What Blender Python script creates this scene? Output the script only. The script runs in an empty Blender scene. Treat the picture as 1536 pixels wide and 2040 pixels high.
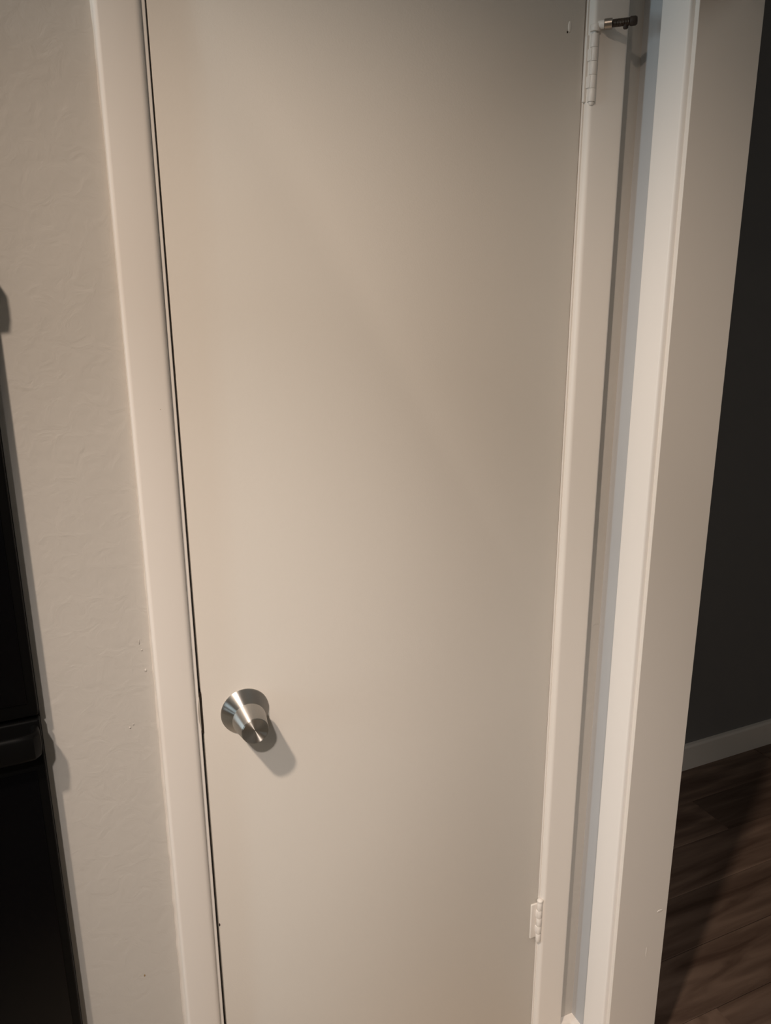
import bpy, bmesh, math, random
from mathutils import Matrix, Vector

random.seed(7)
scn = bpy.context.scene
COL = scn.collection

# ------------------------------------------------------------------ camera
# world: closet-door wall is the plane y = 0 (into the wall = +y), x along the wall, z up, metres
FPX = 1534.0
VPX, VPY = 36.0, 5627.0
YAW = math.radians(23.5)
pitch = math.atan(FPX / math.hypot(VPX, VPY))
roll = math.atan2(VPX, VPY)
fwd = Vector((math.sin(YAW) * math.cos(pitch), math.cos(YAW) * math.cos(pitch), -math.sin(pitch)))
r0 = Vector((math.cos(YAW), -math.sin(YAW), 0))
u0 = r0.cross(fwd)
right = r0 * math.cos(roll) - u0 * math.sin(roll)
up = r0 * math.sin(roll) + u0 * math.cos(roll)
cam_data = bpy.data.cameras.new('camera')
cam = bpy.data.objects.new('camera', cam_data)
COL.objects.link(cam)
m = Matrix((right, up, -fwd)).transposed().to_4x4()
m.translation = Vector((0.0, -1.06, 1.59))
cam.matrix_world = m
cam_data.sensor_fit = 'HORIZONTAL'
cam_data.sensor_width = 36.0
cam_data.lens = FPX / 1536.0 * 36.0
cam_data.clip_start = 0.02
scn.camera = cam

# ------------------------------------------------------------------ world, lights, exposure
world = bpy.data.worlds.new('world')
scn.world = world
world.use_nodes = True
world.node_tree.nodes['Background'].inputs[0].default_value = (0, 0, 0, 1)
world.node_tree.nodes['Background'].inputs[1].default_value = 0.0
scn.view_settings.view_transform = 'Standard'
scn.view_settings.look = 'None'
scn.view_settings.gamma = 1.0
scn.view_settings.exposure = 0.0
scn.view_settings.use_curve_mapping = False


def spot(name, loc, target, energy, color, half_deg, blend, radius):
    d = bpy.data.lights.new(name, 'SPOT')
    d.energy = energy
    d.color = color
    d.spot_size = math.radians(2 * half_deg)
    d.spot_blend = blend
    d.shadow_soft_size = radius
    o = bpy.data.objects.new(name, d)
    COL.objects.link(o)
    o.location = loc
    o.rotation_euler = (Vector(target) - Vector(loc)).to_track_quat('-Z', 'Y').to_euler()
    return o


def area(name, loc, target, energy, color, sx, sy):
    d = bpy.data.lights.new(name, 'AREA')
    d.shape = 'RECTANGLE'
    d.size = sx
    d.size_y = sy
    d.energy = energy
    d.color = color
    o = bpy.data.objects.new(name, d)
    COL.objects.link(o)
    o.location = loc
    o.rotation_euler = (Vector(target) - Vector(loc)).to_track_quat('-Z', 'Y').to_euler()
    return o


WARM = (1.0, 0.83, 0.68)
# two assumed ceiling spots, after the knob's double shadow, above and to the left of the camera, aimed at the door and the side doorway
spot('assumed_ceiling_spot', (-0.74, -1.15, 2.86), (0.9, -0.05, 0.64), 212, (1.0, 0.81, 0.655), 27, 1.0, 0.05)
spot('assumed_ceiling_spot', (-0.655, -2.1, 2.86), (0.33, -0.05, 0.38), 178, (1.0, 0.90, 0.83), 19, 1.0, 0.05)
# assumed cool light from the far left, no window; added for left-facing trim
area('assumed_cool_light', (-3.05, -0.35, 1.6), (0.9, -0.25, 1.5), 24, (0.70, 0.90, 1.0), 0.3, 1.4)
# added soft warm fill that lifts the shadows and the lower door
area('kitchen_fill', (-1.4, -2.7, 2.8), (-1.4, -2.7, 0.0), 9, (1.0, 0.80, 0.62), 0.6, 0.6)
# added weak fill that brightens the dark room's far wall
area('next_room_fill', (1.7, -2.6, 2.5), (2.0, -1.2, 0.0), 6, (1.0, 0.98, 0.9), 0.5, 0.5)


# ------------------------------------------------------------------ materials
def new_mat(name):
    mt = bpy.data.materials.new(name)
    mt.use_nodes = True
    nt = mt.node_tree
    return mt, nt, nt.nodes['Principled BSDF']


def paint(name, col, rough=0.45, spec=0.4, bump=0.0, scale=90.0, tone=0.03, tone_scale=3.0, distort=0.0):
    mt, nt, b = new_mat(name)
    b.inputs['Roughness'].default_value = rough
    b.inputs['Specular IOR Level'].default_value = spec
    tc = nt.nodes.new('ShaderNodeTexCoord')
    n1 = nt.nodes.new('ShaderNodeTexNoise')
    n1.inputs['Scale'].default_value = tone_scale
    n1.inputs['Detail'].default_value = 4
    nt.links.new(tc.outputs['Object'], n1.inputs['Vector'])
    mx = nt.nodes.new('ShaderNodeMix')
    mx.data_type = 'RGBA'
    mx.inputs[6].default_value = tuple(c * (1 - tone) for c in col) + (1,)
    mx.inputs[7].default_value = tuple(min(1, c * (1 + tone)) for c in col) + (1,)
    nt.links.new(n1.outputs['Fac'], mx.inputs[0])
    nt.links.new(mx.outputs[2], b.inputs['Base Color'])
    if bump:
        n2 = nt.nodes.new('ShaderNodeTexNoise')
        n2.inputs['Scale'].default_value = scale
        n2.inputs['Detail'].default_value = 5
        n2.inputs['Distortion'].default_value = distort
        nt.links.new(tc.outputs['Object'], n2.inputs['Vector'])
        bp = nt.nodes.new('ShaderNodeBump')
        bp.inputs['Strength'].default_value = bump
        bp.inputs['Distance'].default_value = 0.002
        nt.links.new(n2.outputs['Fac'], bp.inputs['Height'])
        nt.links.new(bp.outputs['Normal'], b.inputs['Normal'])
    return mt


TRIM = paint('trim_paint', (0.785, 0.742, 0.695), 0.38, 0.4, 0.02, 60, 0.015, 4)
TRIM_LIT = paint('lit_trim_paint', (0.86, 0.835, 0.81), 0.38, 0.4, 0.02, 60, 0.01, 4)  # trim paint lightened to carry the stronger light on the left-facing casing
DOORP = paint('door_paint', (0.71, 0.675, 0.625), 0.42, 0.35, 0.10, 420, 0.02, 3)
WALLP = paint('wall_paint', (0.55, 0.525, 0.49), 0.5, 0.35, 0.42, 42, 0.03, 6, 1.0)
GREYP = paint('grey_paint', (0.50, 0.51, 0.525), 0.6, 0.25, 0.15, 60, 0.03, 6)
CEILP = paint('ceiling_paint', (0.72, 0.70, 0.67), 0.8, 0.1, 0.1, 60)
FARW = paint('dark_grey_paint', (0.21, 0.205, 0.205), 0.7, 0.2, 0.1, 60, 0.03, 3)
BOUNCE_FLOOR = paint('tan_bounce_floor', (0.50, 0.40, 0.30), 0.5, 0.3, 0.1, 30, 0.06, 3)  # unseen floor made light so it bounces light onto the lower door
KITW = paint('brown_kitchen_paint', (0.24, 0.19, 0.15), 0.6, 0.2, 0.1, 60, 0.03, 3)
DARK = paint('dark_gap', (0.03, 0.022, 0.016), 0.7, 0.2)  # dark colour standing in for the shade inside small holes
RUBBER = paint('dark_rubber', (0.035, 0.025, 0.02), 0.6, 0.3)
RUST = paint('rust_brown', (0.32, 0.23, 0.12), 0.5, 0.3)


def metal(name, col, rough, aniso=0.0, axis='Y', rot=0.0):
    mt, nt, b = new_mat(name)
    b.inputs['Metallic'].default_value = 1
    b.inputs['Base Color'].default_value = col + (1,)
    b.inputs['Roughness'].default_value = rough
    if aniso:
        b.inputs['Anisotropic'].default_value = aniso
        b.inputs['Anisotropic Rotation'].default_value = rot
        t = nt.nodes.new('ShaderNodeTangent')
        t.direction_type = 'RADIAL'
        t.axis = axis
        nt.links.new(t.outputs['Tangent'], b.inputs['Tangent'])
    return mt


STEEL = metal('brushed_steel', (0.62, 0.60, 0.57), 0.37, 0.98, 'Y', 0.25)
NICKEL = metal('worn_nickel', (0.42, 0.38, 0.34), 0.32)
DARKMETAL = metal('dark_bronze', (0.10, 0.075, 0.06), 0.42)


def gloss_black(name, col, rough, spec):
    mt, nt, b = new_mat(name)
    tc = nt.nodes.new('ShaderNodeTexCoord')
    n = nt.nodes.new('ShaderNodeTexNoise')
    n.inputs['Scale'].default_value = 9
    nt.links.new(tc.outputs['Object'], n.inputs['Vector'])
    mr = nt.nodes.new('ShaderNodeMapRange')
    mr.inputs[3].default_value = rough * 0.8
    mr.inputs[4].default_value = rough * 1.3
    nt.links.new(n.outputs['Fac'], mr.inputs[0])
    nt.links.new(mr.outputs[0], b.inputs['Roughness'])
    b.inputs['Base Color'].default_value = col + (1,)
    b.inputs['Specular IOR Level'].default_value = spec
    return mt


BLACK = gloss_black('black_enamel', (0.003, 0.003, 0.003), 0.45, 0.08)
BLACKGLASS = gloss_black('black_glass', (0.002, 0.002, 0.0025), 0.2, 0.12)


def wood(name, c1, c2):
    mt, nt, b = new_mat(name)
    tc = nt.nodes.new('ShaderNodeTexCoord')
    oi = nt.nodes.new('ShaderNodeObjectInfo')
    mp = nt.nodes.new('ShaderNodeMapping')
    mp.inputs['Scale'].default_value = (1.6, 16.0, 4.0)
    nt.links.new(tc.outputs['Object'], mp.inputs['Vector'])
    cmb = nt.nodes.new('ShaderNodeCombineXYZ')
    mu = nt.nodes.new('ShaderNodeMath')
    mu.operation = 'MULTIPLY'
    mu.inputs[1].default_value = 37.0
    nt.links.new(oi.outputs['Random'], mu.inputs[0])
    nt.links.new(mu.outputs[0], cmb.inputs[0])
    nt.links.new(mu.outputs[0], cmb.inputs[1])
    nt.links.new(cmb.outputs[0], mp.inputs['Location'])
    n = nt.nodes.new('ShaderNodeTexNoise')
    n.inputs['Scale'].default_value = 1.6
    n.inputs['Detail'].default_value = 7
    n.inputs['Distortion'].default_value = 0.6
    nt.links.new(mp.outputs[0], n.inputs['Vector'])
    cr = nt.nodes.new('ShaderNodeValToRGB')
    cr.color_ramp.elements[0].position = 0.3
    cr.color_ramp.elements[0].color = c1 + (1,)
    cr.color_ramp.elements[1].position = 0.72
    cr.color_ramp.elements[1].color = c2 + (1,)
    nt.links.new(n.outputs['Fac'], cr.inputs[0])
    hs = nt.nodes.new('ShaderNodeHueSaturation')
    mr = nt.nodes.new('ShaderNodeMapRange')
    mr.inputs[3].default_value = 0.8
    mr.inputs[4].default_value = 1.2
    nt.links.new(oi.outputs['Random'], mr.inputs[0])
    nt.links.new(mr.outputs[0], hs.inputs['Value'])
    nt.links.new(cr.outputs[0], hs.inputs['Color'])
    nt.links.new(hs.outputs[0], b.inputs['Base Color'])
    b.inputs['Roughness'].default_value = 0.5
    b.inputs['Specular IOR Level'].default_value = 0.3
    bp = nt.nodes.new('ShaderNodeBump')
    bp.inputs['Strength'].default_value = 0.15
    bp.inputs['Distance'].default_value = 0.001
    nt.links.new(n.outputs['Fac'], bp.inputs['Height'])
    nt.links.new(bp.outputs['Normal'], b.inputs['Normal'])
    return mt


WOOD = wood('brown_wood', (0.075, 0.045, 0.032), (0.21, 0.145, 0.11))


# ------------------------------------------------------------------ mesh helpers
def link_mesh(name, bm, mat, parent=None, smooth=False, loc=None):
    me = bpy.data.meshes.new(name)
    bmesh.ops.recalc_face_normals(bm, faces=bm.faces[:])
    bm.to_mesh(me)
    bm.free()
    me.materials.append(mat)
    if smooth:
        for p in me.polygons:
            p.use_smooth = True
        try:
            me.set_sharp_from_angle(angle=math.radians(40))
        except Exception:
            pass
    o = bpy.data.objects.new(name, me)
    COL.objects.link(o)
    if loc:
        o.location = loc
    if parent:
        o.parent = parent
    return o


def tag(o, label, cat=None, kind=None, group=None):
    o['label'] = label
    if cat:
        o['category'] = cat
    if kind:
        o['kind'] = kind
    if group:
        o['group'] = group
    return o


def add_box(bm, x0, x1, y0, y1, z0, z1, bevel=0.0, seg=2):
    vs = [bm.verts.new((x, y, z)) for x in (x0, x1) for y in (y0, y1) for z in (z0, z1)]
    idx = [(0, 1, 3, 2), (4, 6, 7, 5), (0, 4, 5, 1), (2, 3, 7, 6), (0, 2, 6, 4), (1, 5, 7, 3)]
    fs = [bm.faces.new([vs[i] for i in q]) for q in idx]
    if bevel:
        es = list({e for f in fs for e in f.edges})
        bmesh.ops.recalc_face_normals(bm, faces=fs)
        bmesh.ops.bevel(bm, geom=es, offset=bevel, segments=seg, profile=0.5, affect='EDGES')


def boxes(name, lst, mat, parent=None, bevel=0.0, seg=2, smooth=False):
    bm = bmesh.new()
    for b in lst:
        add_box(bm, *b, bevel=bevel, seg=seg)
    return link_mesh(name, bm, mat, parent, smooth)


def extrude_profile(name, pts, frame, length, mat, parent=None, steps=1, wobble=None, smooth=True, loc=None):
    """pts: closed 2-D outline (a, b); frame(a, b, s) -> 3-D point, s runs 0..length."""
    bm = bmesh.new()
    rings = []
    for k in range(steps + 1):
        s = length * k / steps
        rings.append([bm.verts.new(frame(a, b, s)) for a, b in (wobble(pts, s) if wobble else pts)])
    n = len(pts)
    for k in range(steps):
        for i in range(n):
            j = (i + 1) % n
            bm.faces.new((rings[k][i], rings[k][j], rings[k + 1][j], rings[k + 1][i]))
    bm.faces.new(rings[0])
    bm.faces.new(list(reversed(rings[-1])))
    return link_mesh(name, bm, mat, parent, smooth, loc)


def lathe(bm, prof, origin, axis, seg=48, cap=True):
    """prof: list of (r, h) along axis; closed with end caps where r > 0."""
    axis = Vector(axis).normalized()
    a = axis.orthogonal().normalized()
    b = axis.cross(a)
    o = Vector(origin)
    rings = []
    for r, h in prof:
        if r < 1e-7:
            rings.append([bm.verts.new(o + axis * h)])
        else:
            rings.append([bm.verts.new(o + axis * h + (a * math.cos(2 * math.pi * k / seg) + b * math.sin(2 * math.pi * k / seg)) * r) for k in range(seg)])
    for p, q in zip(rings, rings[1:]):
        for k in range(seg):
            l = (k + 1) % seg
            if len(p) == 1 and len(q) == 1:
                continue
            if len(p) == 1:
                bm.faces.new((p[0], q[k], q[l]))
            elif len(q) == 1:
                bm.faces.new((p[k], q[0], p[l]))
            else:
                bm.faces.new((p[k], q[k], q[l], p[l]))
    if cap:
        for rg in (rings[0], rings[-1]):
            if len(rg) > 2:
                bm.faces.new(rg)


def arc(cx, cy, r, a0, a1, n):
    return [(cx + r * math.cos(math.radians(a0 + (a1 - a0) * k / n)), cy + r * math.sin(math.radians(a0 + (a1 - a0) * k / n))) for k in range(n + 1)]


# casing outline: a = from outer edge (0) to inner edge (w), b = out of the wall
def casing_profile(w, t=0.017, ro=0.006, ri=0.008, ti=0.004):
    p = [(0.0, 0.0)]
    p += arc(ro, t - ro, ro, 180, 90, 5)
    top = t - 0.003
    # rounded inner edge falling to a thin lip
    for k in range(7):
        u = math.radians(90 * k / 6)
        p.append((w - ri + ri * math.sin(u), ti + (top - ti) * math.cos(u)))
    p.append((w, 0.0))
    return p


# ------------------------------------------------------------------ dimensions
XC = 0.895          # corner with the right-hand wall
CEIL = 2.88
DL, DR = 0.1593, 0.7868          # door leaf edges
DTOP = 2.09
JL, JR = 0.1555, 0.7882          # jamb inner faces
WT = 0.115
YJ = -0.114         # far jamb face of the side doorway
YN = -0.874         # near jamb face
JX1 = 1.0185        # outer end of the side jamb
YF = 0.706          # far wall of the dark room

# ------------------------------------------------------------------ setting
floor = boxes('floor', [(-3.25, 3.7, -3.7, YF + 0.1, -0.08, -0.008)], WOOD)
tag(floor, 'brown wood plank floor seen dim through the side doorway', 'floor', 'structure')

PL, PW = 1.22, 0.152
plank_meshes = []
for k in range(4):
    bm = bmesh.new()
    add_box(bm, 0, PL - 0.0012, 0, PW - 0.0012, -0.008, -0.0003 * k, bevel=0.0012, seg=1)
    me = bpy.data.meshes.new('plank')
    bmesh.ops.recalc_face_normals(bm, faces=bm.faces[:])
    bm.to_mesh(me)
    bm.free()
    me.materials.append(WOOD)
    plank_meshes.append(me)


def lay(x0, x1, y0, y1):
    row = 0
    y = y1 - PW
    while y > y0 - PW:
        off = (row * 0.437) % PL
        x = x0 - off
        while x < x1:
            # cut the plank at the room's ends
            a, b = max(x, x0), min(x + PL, x1)
            if b - a > 0.02 and y + PW > y0 + 0.01:
                o = bpy.data.objects.new('plank', random.choice(plank_meshes))
                COL.objects.link(o)
                o.location = (a, y, 0)
                o.scale.x = (b - a) / PL
                o.parent = floor
            x += PL
        y -= PW
        row += 1


lay(1.012, 3.6, -1.9, YF - 0.002)
kf = boxes('floor_kitchen', [(-3.2, XC + 0.1, -3.6, -0.001, -0.008, 0.0)], BOUNCE_FLOOR)
tag(kf, 'unseen kitchen floor in front of the door, light tan to bounce light upward', 'floor', 'structure')

wb = boxes('wall_back', [
    (-3.2, -0.815, 0, WT, 0, CEIL),
    (-0.815, -0.07, 0, WT, 0, 0.42), (-0.815, -0.07, 0, WT, 1.87, CEIL),
    (-0.07, 0.137, 0, WT, 0, CEIL),
    (0.137, 0.806, 0, WT, 2.12, CEIL),
    (0.806, XC, 0, WT, 0, CEIL)], WALLP)
tag(wb, 'beige painted wall around the closed door, textured left of the casing', 'wall', 'structure')

wr = boxes('wall_right', [
    (XC, XC + WT, YJ + 0.018, YF, 0, CEIL),
    (XC, XC + WT, -3.6, YN - 0.018, 0, CEIL),
    (XC, XC + WT, YN - 0.018, YJ + 0.018, 2.07, CEIL)], GREYP)
tag(wr, 'narrow strip of blue-grey wall between the corner and the white casing', 'wall', 'structure')

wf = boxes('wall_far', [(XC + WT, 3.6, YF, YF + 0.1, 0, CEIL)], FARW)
tag(wf, 'dark grey wall of the unlit room beyond the side doorway', 'wall', 'structure')
wo = boxes('wall_outer', [(3.6, 3.7, -3.6, YF + 0.1, 0, CEIL)], FARW)
tag(wo, 'end wall of the unlit room, out of the picture', 'wall', 'structure')
wl = boxes('wall_left', [(-3.3, -3.2, -3.6, WT, 0, CEIL)], KITW)
tag(wl, 'far left kitchen wall, out of the picture', 'wall', 'structure')
wfr = boxes('wall_front', [(-3.3, 3.7, -3.7, -3.6, 0, CEIL)], KITW)
tag(wfr, 'wall behind the camera, out of the picture', 'wall', 'structure')
ce = boxes('ceiling', [(-3.3, 3.7, -3.7, YF + 0.1, CEIL, CEIL + 0.08)], CEILP)
tag(ce, 'white ceiling above the door, out of the picture', 'ceiling', 'structure')

# ---- closet door jamb (its front edge shows as a thin strip beside the gap)
jamb = boxes('trim_1', [
    (JL - 0.0185, JL, -0.003, WT, 0, DTOP + 0.004),
    (JR, JR + 0.017, -0.003, WT, 0, DTOP + 0.004),
    (JL - 0.018, JR + 0.017, -0.003, WT, DTOP + 0.004, DTOP + 0.022)], TRIM, bevel=0.0008, seg=1)
tag(jamb, 'thin cream jamb edge lining the gap around the closed door', 'trim', 'structure')
st = boxes('stop_bead', [(JL, JL + 0.011, 0.037, 0.06, 0, DTOP), (JR - 0.011, JR, 0.037, 0.06, 0, DTOP),
                         (JL, JR, 0.037, 0.06, DTOP - 0.009, DTOP + 0.004)], TRIM, jamb)
# strike plate: rounded painted lip in the jamb beside the latch
bm = bmesh.new()
prof = []
ZS = 0.996
n = 14
front = []
back = []
for k in range(n + 1):
    u = -1 + 2 * k / n
    wv = 0.0030 * (1 - u * u)
    z = ZS + u * 0.0275 + 0.002
    front.append(((JL - wv, -0.0038, z), (JL + 0.0003, -0.0038, z), (JL + 0.0003, 0.012, z), (JL - wv, 0.012, z)))
vr = [[bm.verts.new(p) for p in q] for q in front]
for p, q in zip(vr, vr[1:]):
    for i in range(4):
        j = (i + 1) % 4
        bm.faces.new((p[i], p[j], q[j], q[i]))
sp = link_mesh('strike_plate', bm, paint('greyed_paint', (0.42, 0.39, 0.35), 0.4, 0.4), jamb)
sp['label'] = 'small greyish strike plate lip with a rounded edge'
lb = boxes('latch_hole_shade', [(JL + 0.0001, JL + 0.0042, -0.0012, 0.03, ZS - 0.032, ZS + 0.034)], DARK, jamb)  # solid dark box in place of the shade inside the strike hole

# ---- closet door casing
ch = DTOP + 0.01
pl = casing_profile(0.0545, t=0.013, ri=0.0085, ti=0.003)
c_l = extrude_profile('trim_2', pl, lambda a, b, s: (0.0955 + a, -b, s), ch, TRIM)
tag(c_l, 'beige door casing along the latch side of the closed door', 'trim', 'structure')
# wavy caulk line against the wall
bm = bmesh.new()
ctrl = [(0.0, 0.089), (0.44, 0.0908), (0.8, 0.0925), (1.12, 0.0945), (1.3, 0.0957), (1.5, 0.0968), (1.6, 0.0974), (1.68, 0.0968), (1.76, 0.0958), (1.84, 0.0948), (1.93, 0.0947), (2.1, 0.095)]


def cx(z):
    for (z0, x0), (z1, x1) in zip(ctrl, ctrl[1:]):
        if z0 <= z <= z1:
            t = (z - z0) / (z1 - z0)
            return x0 + (x1 - x0) * t
    return ctrl[-1][1]


prev = None
N = 260
for k in range(N + 1):
    z = 2.09 * k / N
    x = cx(z) - 0.0005 + 0.00035 * math.sin(z * 61) + 0.0003 * math.sin(z * 143 + 1) + random.uniform(-0.00025, 0.00025)
    dz = 0.0045
    ring = [bm.verts.new(v) for v in ((x, 0.001, z), (x, -0.0004, z), (x + 0.0022, -0.004, z), (0.0985, -0.0108, z), (0.0985, 0.001, z))]
    if prev:
        for i in range(5):
            j = (i + 1) % 5
            bm.faces.new((prev[i], prev[j], ring[j], ring[i]))
    prev = ring
caulk = link_mesh('caulk', bm, TRIM, c_l, True)
caulk['label'] = 'uneven caulk bead where the casing meets the wall'

pr = casing_profile(0.0644, ri=0.0075)
c_r = extrude_profile('trim_3', pr, lambda a, b, s: (0.8562 - a, -b, s), ch, TRIM)
tag(c_r, 'beige door casing along the hinge side of the closed door', 'trim', 'structure')
c_h = extrude_profile('trim_4', casing_profile(0.057), lambda a, b, s: (0.0955 + s, -b, ch + 0.057 - a), 0.8553 - 0.0955, TRIM)
tag(c_h, 'head casing above the closed door, out of the picture', 'trim', 'structure')

# paint runs and specks on the left casing and wall
def dab(name, x, y, z, rx, rz, t, mat, parent):
    bm = bmesh.new()
    bmesh.ops.create_uvsphere(bm, u_segments=12, v_segments=8, radius=1.0)
    bmesh.ops.scale(bm, vec=(rx, t, rz), verts=bm.verts)
    bmesh.ops.translate(bm, vec=(x, y, z), verts=bm.verts)
    return link_mesh(name, bm, mat, parent, True)


# ---- side doorway jamb and casing
sj = boxes('trim_5', [
    (XC, JX1, YJ, YJ + 0.018, 0, 2.052),
    (XC, JX1, YN - 0.018, YN, 0, 2.052),
    (XC, JX1, YN - 0.018, YJ + 0.018, 2.052, 2.07)], TRIM, bevel=0.001, seg=2)
tag(sj, 'flat beige jamb board of the side doorway beside the dark room', 'trim', 'structure')
yo, yi = -0.0515, -0.1065
ps = casing_profile(abs(yi - yo), t=0.0125, ro=0.003, ri=0.004, ti=0.0042)
sc_ = extrude_profile('trim_6', ps, lambda a, b, s: (XC - b, yo - a, s), 2.06, TRIM_LIT)
tag(sc_, 'side doorway casing beside the blue-grey wall strip, trim paint lightened as lit from the left', 'trim', 'structure')
sc2 = extrude_profile('trim_7', ps, lambda a, b, s: (XC - b, YN - 0.0075 - 0.055 + a, s), 2.06, TRIM)
tag(sc2, 'near casing of the side doorway, out of the picture', 'trim', 'structure')
sc3 = extrude_profile('trim_8', ps, lambda a, b, s: (XC - b, yo - s, 2.115 - a), abs(YN - 0.0625 - yo), TRIM)
tag(sc3, 'head casing of the side doorway, out of the picture', 'trim', 'structure')

# ---- baseboards
BH = 0.096
bp_ = [(0, 0), (0.015, 0), (0.015, BH - 0.010)] + arc(0.006, BH - 0.010, 0.009, 0, 75, 5) + [(0, BH)]
bb = extrude_profile('baseboard_far', bp_, lambda a, b, s: (XC + WT + s, YF - a, b), 2.55, TRIM)
tag(bb, 'low baseboard under the dark wall beyond the doorway', 'baseboard', 'structure')
bb2 = extrude_profile('baseboard_back', bp_, lambda a, b, s: (0.8555 + s, -a, b), XC - 0.8555, TRIM)
tag(bb2, 'short baseboard end in the corner right of the door casing', 'baseboard', 'structure')
bb3 = extrude_profile('baseboard_right', bp_, lambda a, b, s: (XC - a, -s, b), 0.0512, TRIM)
tag(bb3, 'short white baseboard end under the blue-grey wall strip', 'baseboard', 'structure')
bb4 = extrude_profile('baseboard_left', bp_, lambda a, b, s: (-0.07 + s, -a, b), 0.157, TRIM)
tag(bb4, 'baseboard left of the door below the picture', 'baseboard', 'structure')

# ------------------------------------------------------------------ the door
# the leaf's edges are not quite parallel to the jamb: the gap closes towards the top left
DZ = [(0.012, 0.1606, 0.7874), (0.5, 0.1602, 0.7874), (1.0, 0.1597, 0.7873), (1.5, 0.1585, 0.7871), (1.87, 0.1577, 0.7868), (1.96, 0.1575, 0.7856), (DTOP, 0.1572, 0.7853)]
bm = bmesh.new()
fr = [[bm.verts.new((xl, y, z)) for z, xl, xr in DZ] + [bm.verts.new((xr, y, z)) for z, xl, xr in reversed(DZ)] for y in (-0.0015, 0.0345)]
rim = []
for i in range(len(fr[0])):
    j = (i + 1) % len(fr[0])
    bm.faces.new((fr[0][i], fr[0][j], fr[1][j], fr[1][i]))
bm.faces.new(fr[0])
bm.faces.new(list(reversed(fr[1])))
bmesh.ops.recalc_face_normals(bm, faces=bm.faces[:])
bm.edges.ensure_lookup_table()
bmesh.ops.bevel(bm, geom=[e for e in bm.edges if len(e.link_faces) == 2 and e.calc_face_angle(0) > 0.5], offset=0.0009, segments=2, profile=0.5, affect='EDGES')
door = link_mesh('door_1', bm, DOORP, None, True)
tag(door, 'plain flat beige closet door with a brushed steel knob', 'door', 'structure')

KX, KZ = 0.223, 0.9866
bm = bmesh.new()
lathe(bm, [(0.0, 0.001), (0.0362, 0.001), (0.0372, 0.0022), (0.0368, 0.0034), (0.0355, 0.0044), (0.0185, 0.0235), (0.0165, 0.0245), (0.0165, 0.03), (0.0, 0.03)], (0, 0, 0), (0, -1, 0), 96, False)
lathe_knob = bmesh.new()
lathe(lathe_knob, [(0.0, 0.0265), (0.0225, 0.0265), (0.0248, 0.0275), (0.0256, 0.0295), (0.0254, 0.032), (0.0204, 0.0642), (0.0200, 0.0652), (0.0193, 0.0652), (0.0, 0.0632)], (0, 0, 0), (0, -1, 0), 96, False)
knob = link_mesh('door_knob', lathe_knob, STEEL, door, True, (KX, 0, KZ))
rose = link_mesh('rose', bm, STEEL, knob, True)
bm = bmesh.new()
lathe(bm, [(0.0, 0.0636), (0.0188, 0.0657), (0.0192, 0.0651), (0.0, 0.063)], (0, 0, 0), (0, -1, 0), 96, False)
ef = link_mesh('end_face', bm, STEEL, knob, True)
ef['label'] = 'slightly dished brushed end of the knob'
knob['label'] = 'brushed steel tapered doorknob on a conical rose'


# ---- hinges
def hinge(zc, h, flange, xb, yb, r, head):
    bm = bmesh.new()
    n = 5
    gap = 0.0004
    kh = h / n
    for k in range(n):
        z0 = zc - h / 2 + k * kh + gap / 2
        z1 = z0 + kh - gap
        rr = r * (1.0 if k % 2 == 0 else 0.985)
        lathe(bm, [(0, z0), (rr * 0.97, z0), (rr, z0 + 0.0003), (rr, z1 - 0.0003), (rr * 0.97, z1), (0, z1)], (xb, yb, 0), (0, 0, 1), 24, False)
    b = link_mesh('hinge', bm, TRIM, door, True)
    b['label'] = 'cream painted hinge barrel'
    # leaf plates on the door and the jamb side
    l1 = boxes('hinge_leaf', [(xb - flange, xb - r * 0.2, min(yb * 0.5, -0.0052), -0.0010, zc - h / 2 + (0.006 if head else 0.0005), zc + h / 2 - (0.006 if head else 0.0005))], TRIM, b, bevel=0.0016 if not head else 0.0020, seg=4, smooth=True)
    bm = bmesh.new()
    for k in (1, 3):
        z0 = zc - h / 2 + k * kh
        add_box(bm, xb - r - 0.0006, xb - r * 0.2, yb - r * 0.4, -0.001, z0 + 0.001, z0 + kh - 0.001, bevel=0.0008, seg=2)
    link_mesh('knuckle_wrap', bm, TRIM, b, True)
    bm = bmesh.new()
    z = zc + h / 2
    if head:
        lathe(bm, [(0, z), (r * 1.05, z), (r * 1.15, z + 0.0015), (r * 1.1, z + 0.004), (r * 0.6, z + 0.0065), (0, z + 0.0072)], (xb, yb, 0), (0, 0, 1), 20, False)
    else:
        lathe(bm, [(0, z), (r * 0.55, z), (r * 0.55, z + 0.012), (0, z + 0.0122)], (xb, yb, 0), (0, 0, 1), 20, False)
    z = zc - h / 2
    lathe(bm, [(0, z - 0.005), (r * 0.5, z - 0.0042), (r * 0.75, z - 0.001), (r * 0.75, z), (0, z)], (xb, yb, 0), (0, 0, 1), 20, False)
    link_mesh('hinge_pin', bm, TRIM, b, True)
    return b


hinge(1.9235, 0.091, 0.0096, 0.7966, -0.0125, 0.0058, False)
hinge(0.386, 0.094, 0.0165, 0.7876, -0.0092, 0.0053, True)

# chipped old screw hole near the upper hinge, a nick on the latch edge, drawn as dark dabs
ch1 = dab('paint_patch', 0.7593, -0.0014, 1.977, 0.0032, 0.0078, 0.0014, DOORP, door)
ch1['label'] = 'small pale lump of paint'
ch2 = dab('hole_shade_dab', 0.7556, -0.0014, 1.9697, 0.0013, 0.0016, 0.0009, DARK, door)  # shade inside the hole put in as a dark dab
ch2['label'] = 'tiny hole, its shade put in as a dark dab'
dab('paint_patch', 0.1606, -0.0012, 0.612, 0.0012, 0.003, 0.0012, DARK, door)

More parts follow.
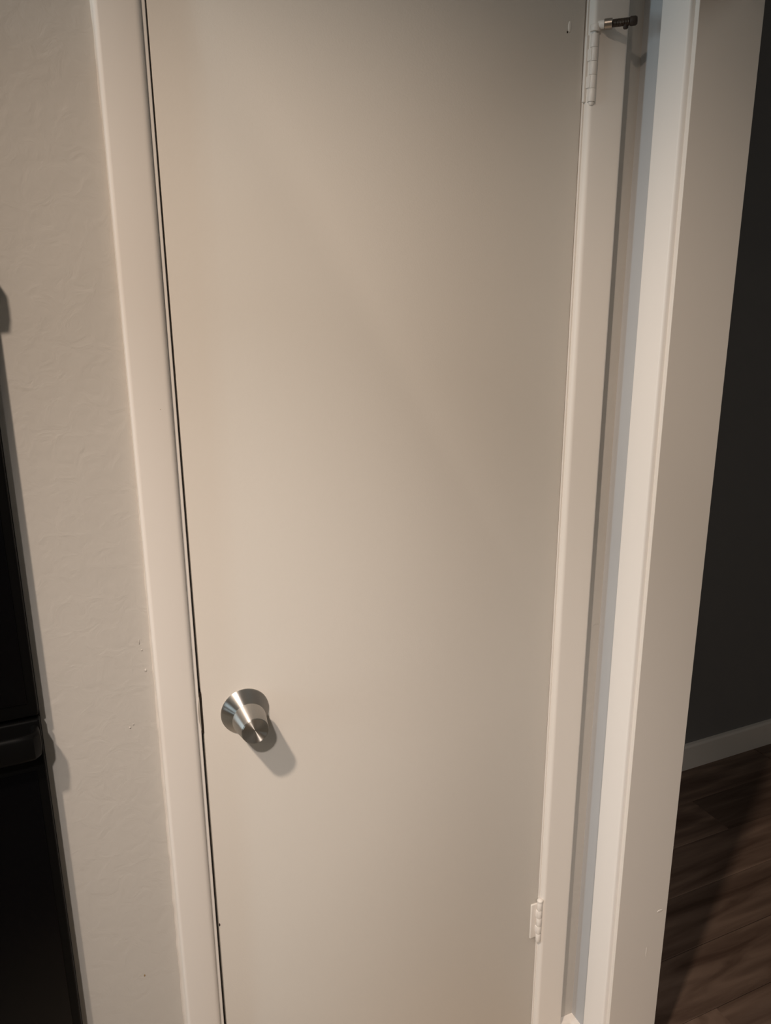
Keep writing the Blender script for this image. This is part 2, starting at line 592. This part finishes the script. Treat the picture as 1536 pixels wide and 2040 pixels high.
# paint specks and runs on casing and wall
dab('paint_run', 0.1225, -0.0101, 0.55, 0.0008, 0.009, 0.0006, TRIM, c_l)
dab('paint_run', 0.1232, -0.0101, 0.523, 0.0007, 0.006, 0.0006, TRIM, c_l)
dab('paint_run', 0.1335, -0.0101, 1.455, 0.0009, 0.0012, 0.0006, RUST, c_l)
w1 = dab('paint_run', 0.0385, -0.0001, 0.56, 0.0012, 0.0022, 0.0005, RUST, wb)
w1['label'] = 'tiny rust brown speck'
for (x, z, rx, rz) in [(0.0845, 1.083, 0.0016, 0.0024), (0.079, 1.128, 0.0008, 0.004), (0.0815, 1.115, 0.0012, 0.0012), (0.0555, 0.998, 0.0013, 0.0016), (0.0605, 1.002, 0.0009, 0.0014)]:
    dab('paint_lump', x, 0.0, z, rx, rz, 0.0011, WALLP, wb)
dab('paint_run', 1.0, YJ - 0.0001, 0.42, 0.008, 0.003, 0.0007, TRIM, sj)
dab('paint_run', 0.975, YJ - 0.0001, 0.33, 0.0008, 0.012, 0.0005, TRIM, sj)

# ------------------------------------------------------------------ hinge-pin door stop
HX, HY, HZ = 0.7966, -0.0125, 1.980
ds = bpy.data.objects.new('doorstop', None)
COL.objects.link(ds)
ds.location = (HX, HY, HZ)
tag(ds, 'dark metal hinge-pin doorstop sticking out above the upper hinge', 'doorstop')
bm = bmesh.new()
lathe(bm, [(0.0035, -0.008), (0.0068, -0.008), (0.0074, -0.0072), (0.0074, 0.0005), (0.0068, 0.0014), (0.0035, 0.0014)], (0, 0, 0), (0, 0, 1), 28, False)
link_mesh('pin_ring', bm, TRIM, ds, True)['label'] = 'cream painted ring on the hinge pin'
ax = Vector((0.040, -0.036, 0.0005)).normalized()
bm = bmesh.new()
lathe(bm, [(0, 0.004), (0.0052, 0.004), (0.0056, 0.005), (0.0056, 0.0125), (0, 0.0125)], (0, 0, 0), ax, 24, False)
link_mesh('painted_shank', bm, TRIM, ds, True)['label'] = 'cream painted end of the arm'
bm = bmesh.new()
lathe(bm, [(0, 0.0125), (0.0066, 0.0125), (0.0073, 0.0132), (0.0073, 0.0235), (0.0066, 0.0242), (0, 0.0242)], (0, 0, 0), ax, 28, False)
link_mesh('collar', bm, NICKEL, ds, True)['label'] = 'shiny nickel collar'
bm = bmesh.new()
pf = [(0, 0.024), (0.0044, 0.024)]
for k in range(11):
    h0 = 0.0245 + k * 0.0022
    pf += [(0.0056, h0 + 0.0006), (0.0050, h0 + 0.0017)]
pf += [(0.0044, 0.050), (0, 0.050)]
lathe(bm, pf, (0, 0, 0), ax, 24, False)
link_mesh('threaded_rod', bm, DARKMETAL, ds, True)
bm = bmesh.new()
lathe(bm, [(0, 0.0485), (0.0058, 0.0485), (0.0065, 0.0497), (0.0063, 0.0565), (0.0046, 0.0588), (0, 0.0592)], (0, 0, 0), ax, 24, False)
link_mesh('rubber_tip', bm, RUBBER, ds, True)
bm = bmesh.new()
c = ax * 0.043
lathe(bm, [(0, -0.0095), (0.0028, -0.0092), (0.0036, -0.008), (0.0036, -0.002), (0, -0.002)], c, (0, 0, 1), 16, False)
link_mesh('rubber_foot', bm, RUBBER, ds, True)

# ------------------------------------------------------------------ built-in appliance at the left edge
OX0, OX1 = -0.825, -0.0585
ov = bpy.data.objects.new('kitchen_appliance', None)
COL.objects.link(ov)
ov.location = ((OX0 + OX1) / 2, 0, 0.43)
tag(ov, 'tall black kitchen appliance with stacked doors left of the beige wall', 'appliance')
P0 = Vector(ov.location)


def op(name, bxs, mat, parent, bevel=0.0015, seg=2):
    bm = bmesh.new()
    for b in bxs:
        add_box(bm, *b, bevel=bevel, seg=seg)
    if parent == ov:
        bmesh.ops.translate(bm, vec=-P0, verts=bm.verts)
    return link_mesh(name, bm, mat, parent, True)


op('housing', [(OX0 + 0.02, OX1 - 0.02, 0.002, 0.5, 0.45, 1.84), (OX0, OX1, -0.009, -0.001, 0.41, 1.88)], BLACK, ov)
ZG = 1.056


def oven_door(z0, z1):
    d = op('appliance_door', [(OX0 + 0.001, OX1 - 0.0005, -0.027, -0.0095, z0, z1)], BLACK, ov, 0.003, 3)
    bm = bmesh.new()
    add_box(bm, OX0 + 0.012, OX1 - 0.012, -0.0285, -0.0265, z0 + 0.02, z1 - 0.075, bevel=0.001)
    bmesh.ops.translate(bm, vec=-P0, verts=bm.verts)
    link_mesh('door_glass', bm, BLACKGLASS, d, True)
    # bow handle whose ends curve back into the door
    zc = z1 - 0.025
    path = [(OX1 - 0.0075, -0.026), (OX1 - 0.0065, -0.036), (OX1 - 0.0065, -0.045), (OX1 - 0.011, -0.051), (OX1 - 0.03, -0.053)]
    path += [(OX0 + OX1 - x, y) for x, y in reversed(path)]
    bm = bmesh.new()
    prev = None
    for i, (x, y) in enumerate(path):
        ring = []
        q0 = Vector(path[max(i - 1, 0)])
        q1 = Vector(path[min(i + 1, len(path) - 1)])
        t = (q1 - q0).normalized()
        nrm = Vector((-t.y, t.x))
        for k in range(16):
            a = 2 * math.pi * k / 16
            off = nrm * (0.0055 * math.cos(a))
            ring.append(bm.verts.new((x + off.x, y + off.y, zc + 0.019 * math.copysign(abs(math.sin(a)) ** 0.35, math.sin(a)))))
        if prev:
            for k in range(16):
                l = (k + 1) % 16
                bm.faces.new((prev[k], prev[l], ring[l], ring[k]))
        else:
            bm.faces.new(ring)
        prev = ring
    bm.faces.new(prev)
    bmesh.ops.translate(bm, vec=-P0, verts=bm.verts)
    link_mesh('handle', bm, BLACK, d, True)
    return d


oven_door(0.475, ZG - 0.003)
oven_door(ZG + 0.003, 1.66)
cp = op('control_panel', [(OX0 + 0.001, OX1 - 0.0005, -0.027, -0.0095, 1.666, 1.87)], BLACKGLASS, ov, 0.003, 3)
op('bottom_vent', [(OX0 + 0.001, OX1 - 0.0005, -0.024, -0.0095, 0.415, 0.469)], BLACK, ov, 0.002, 2)
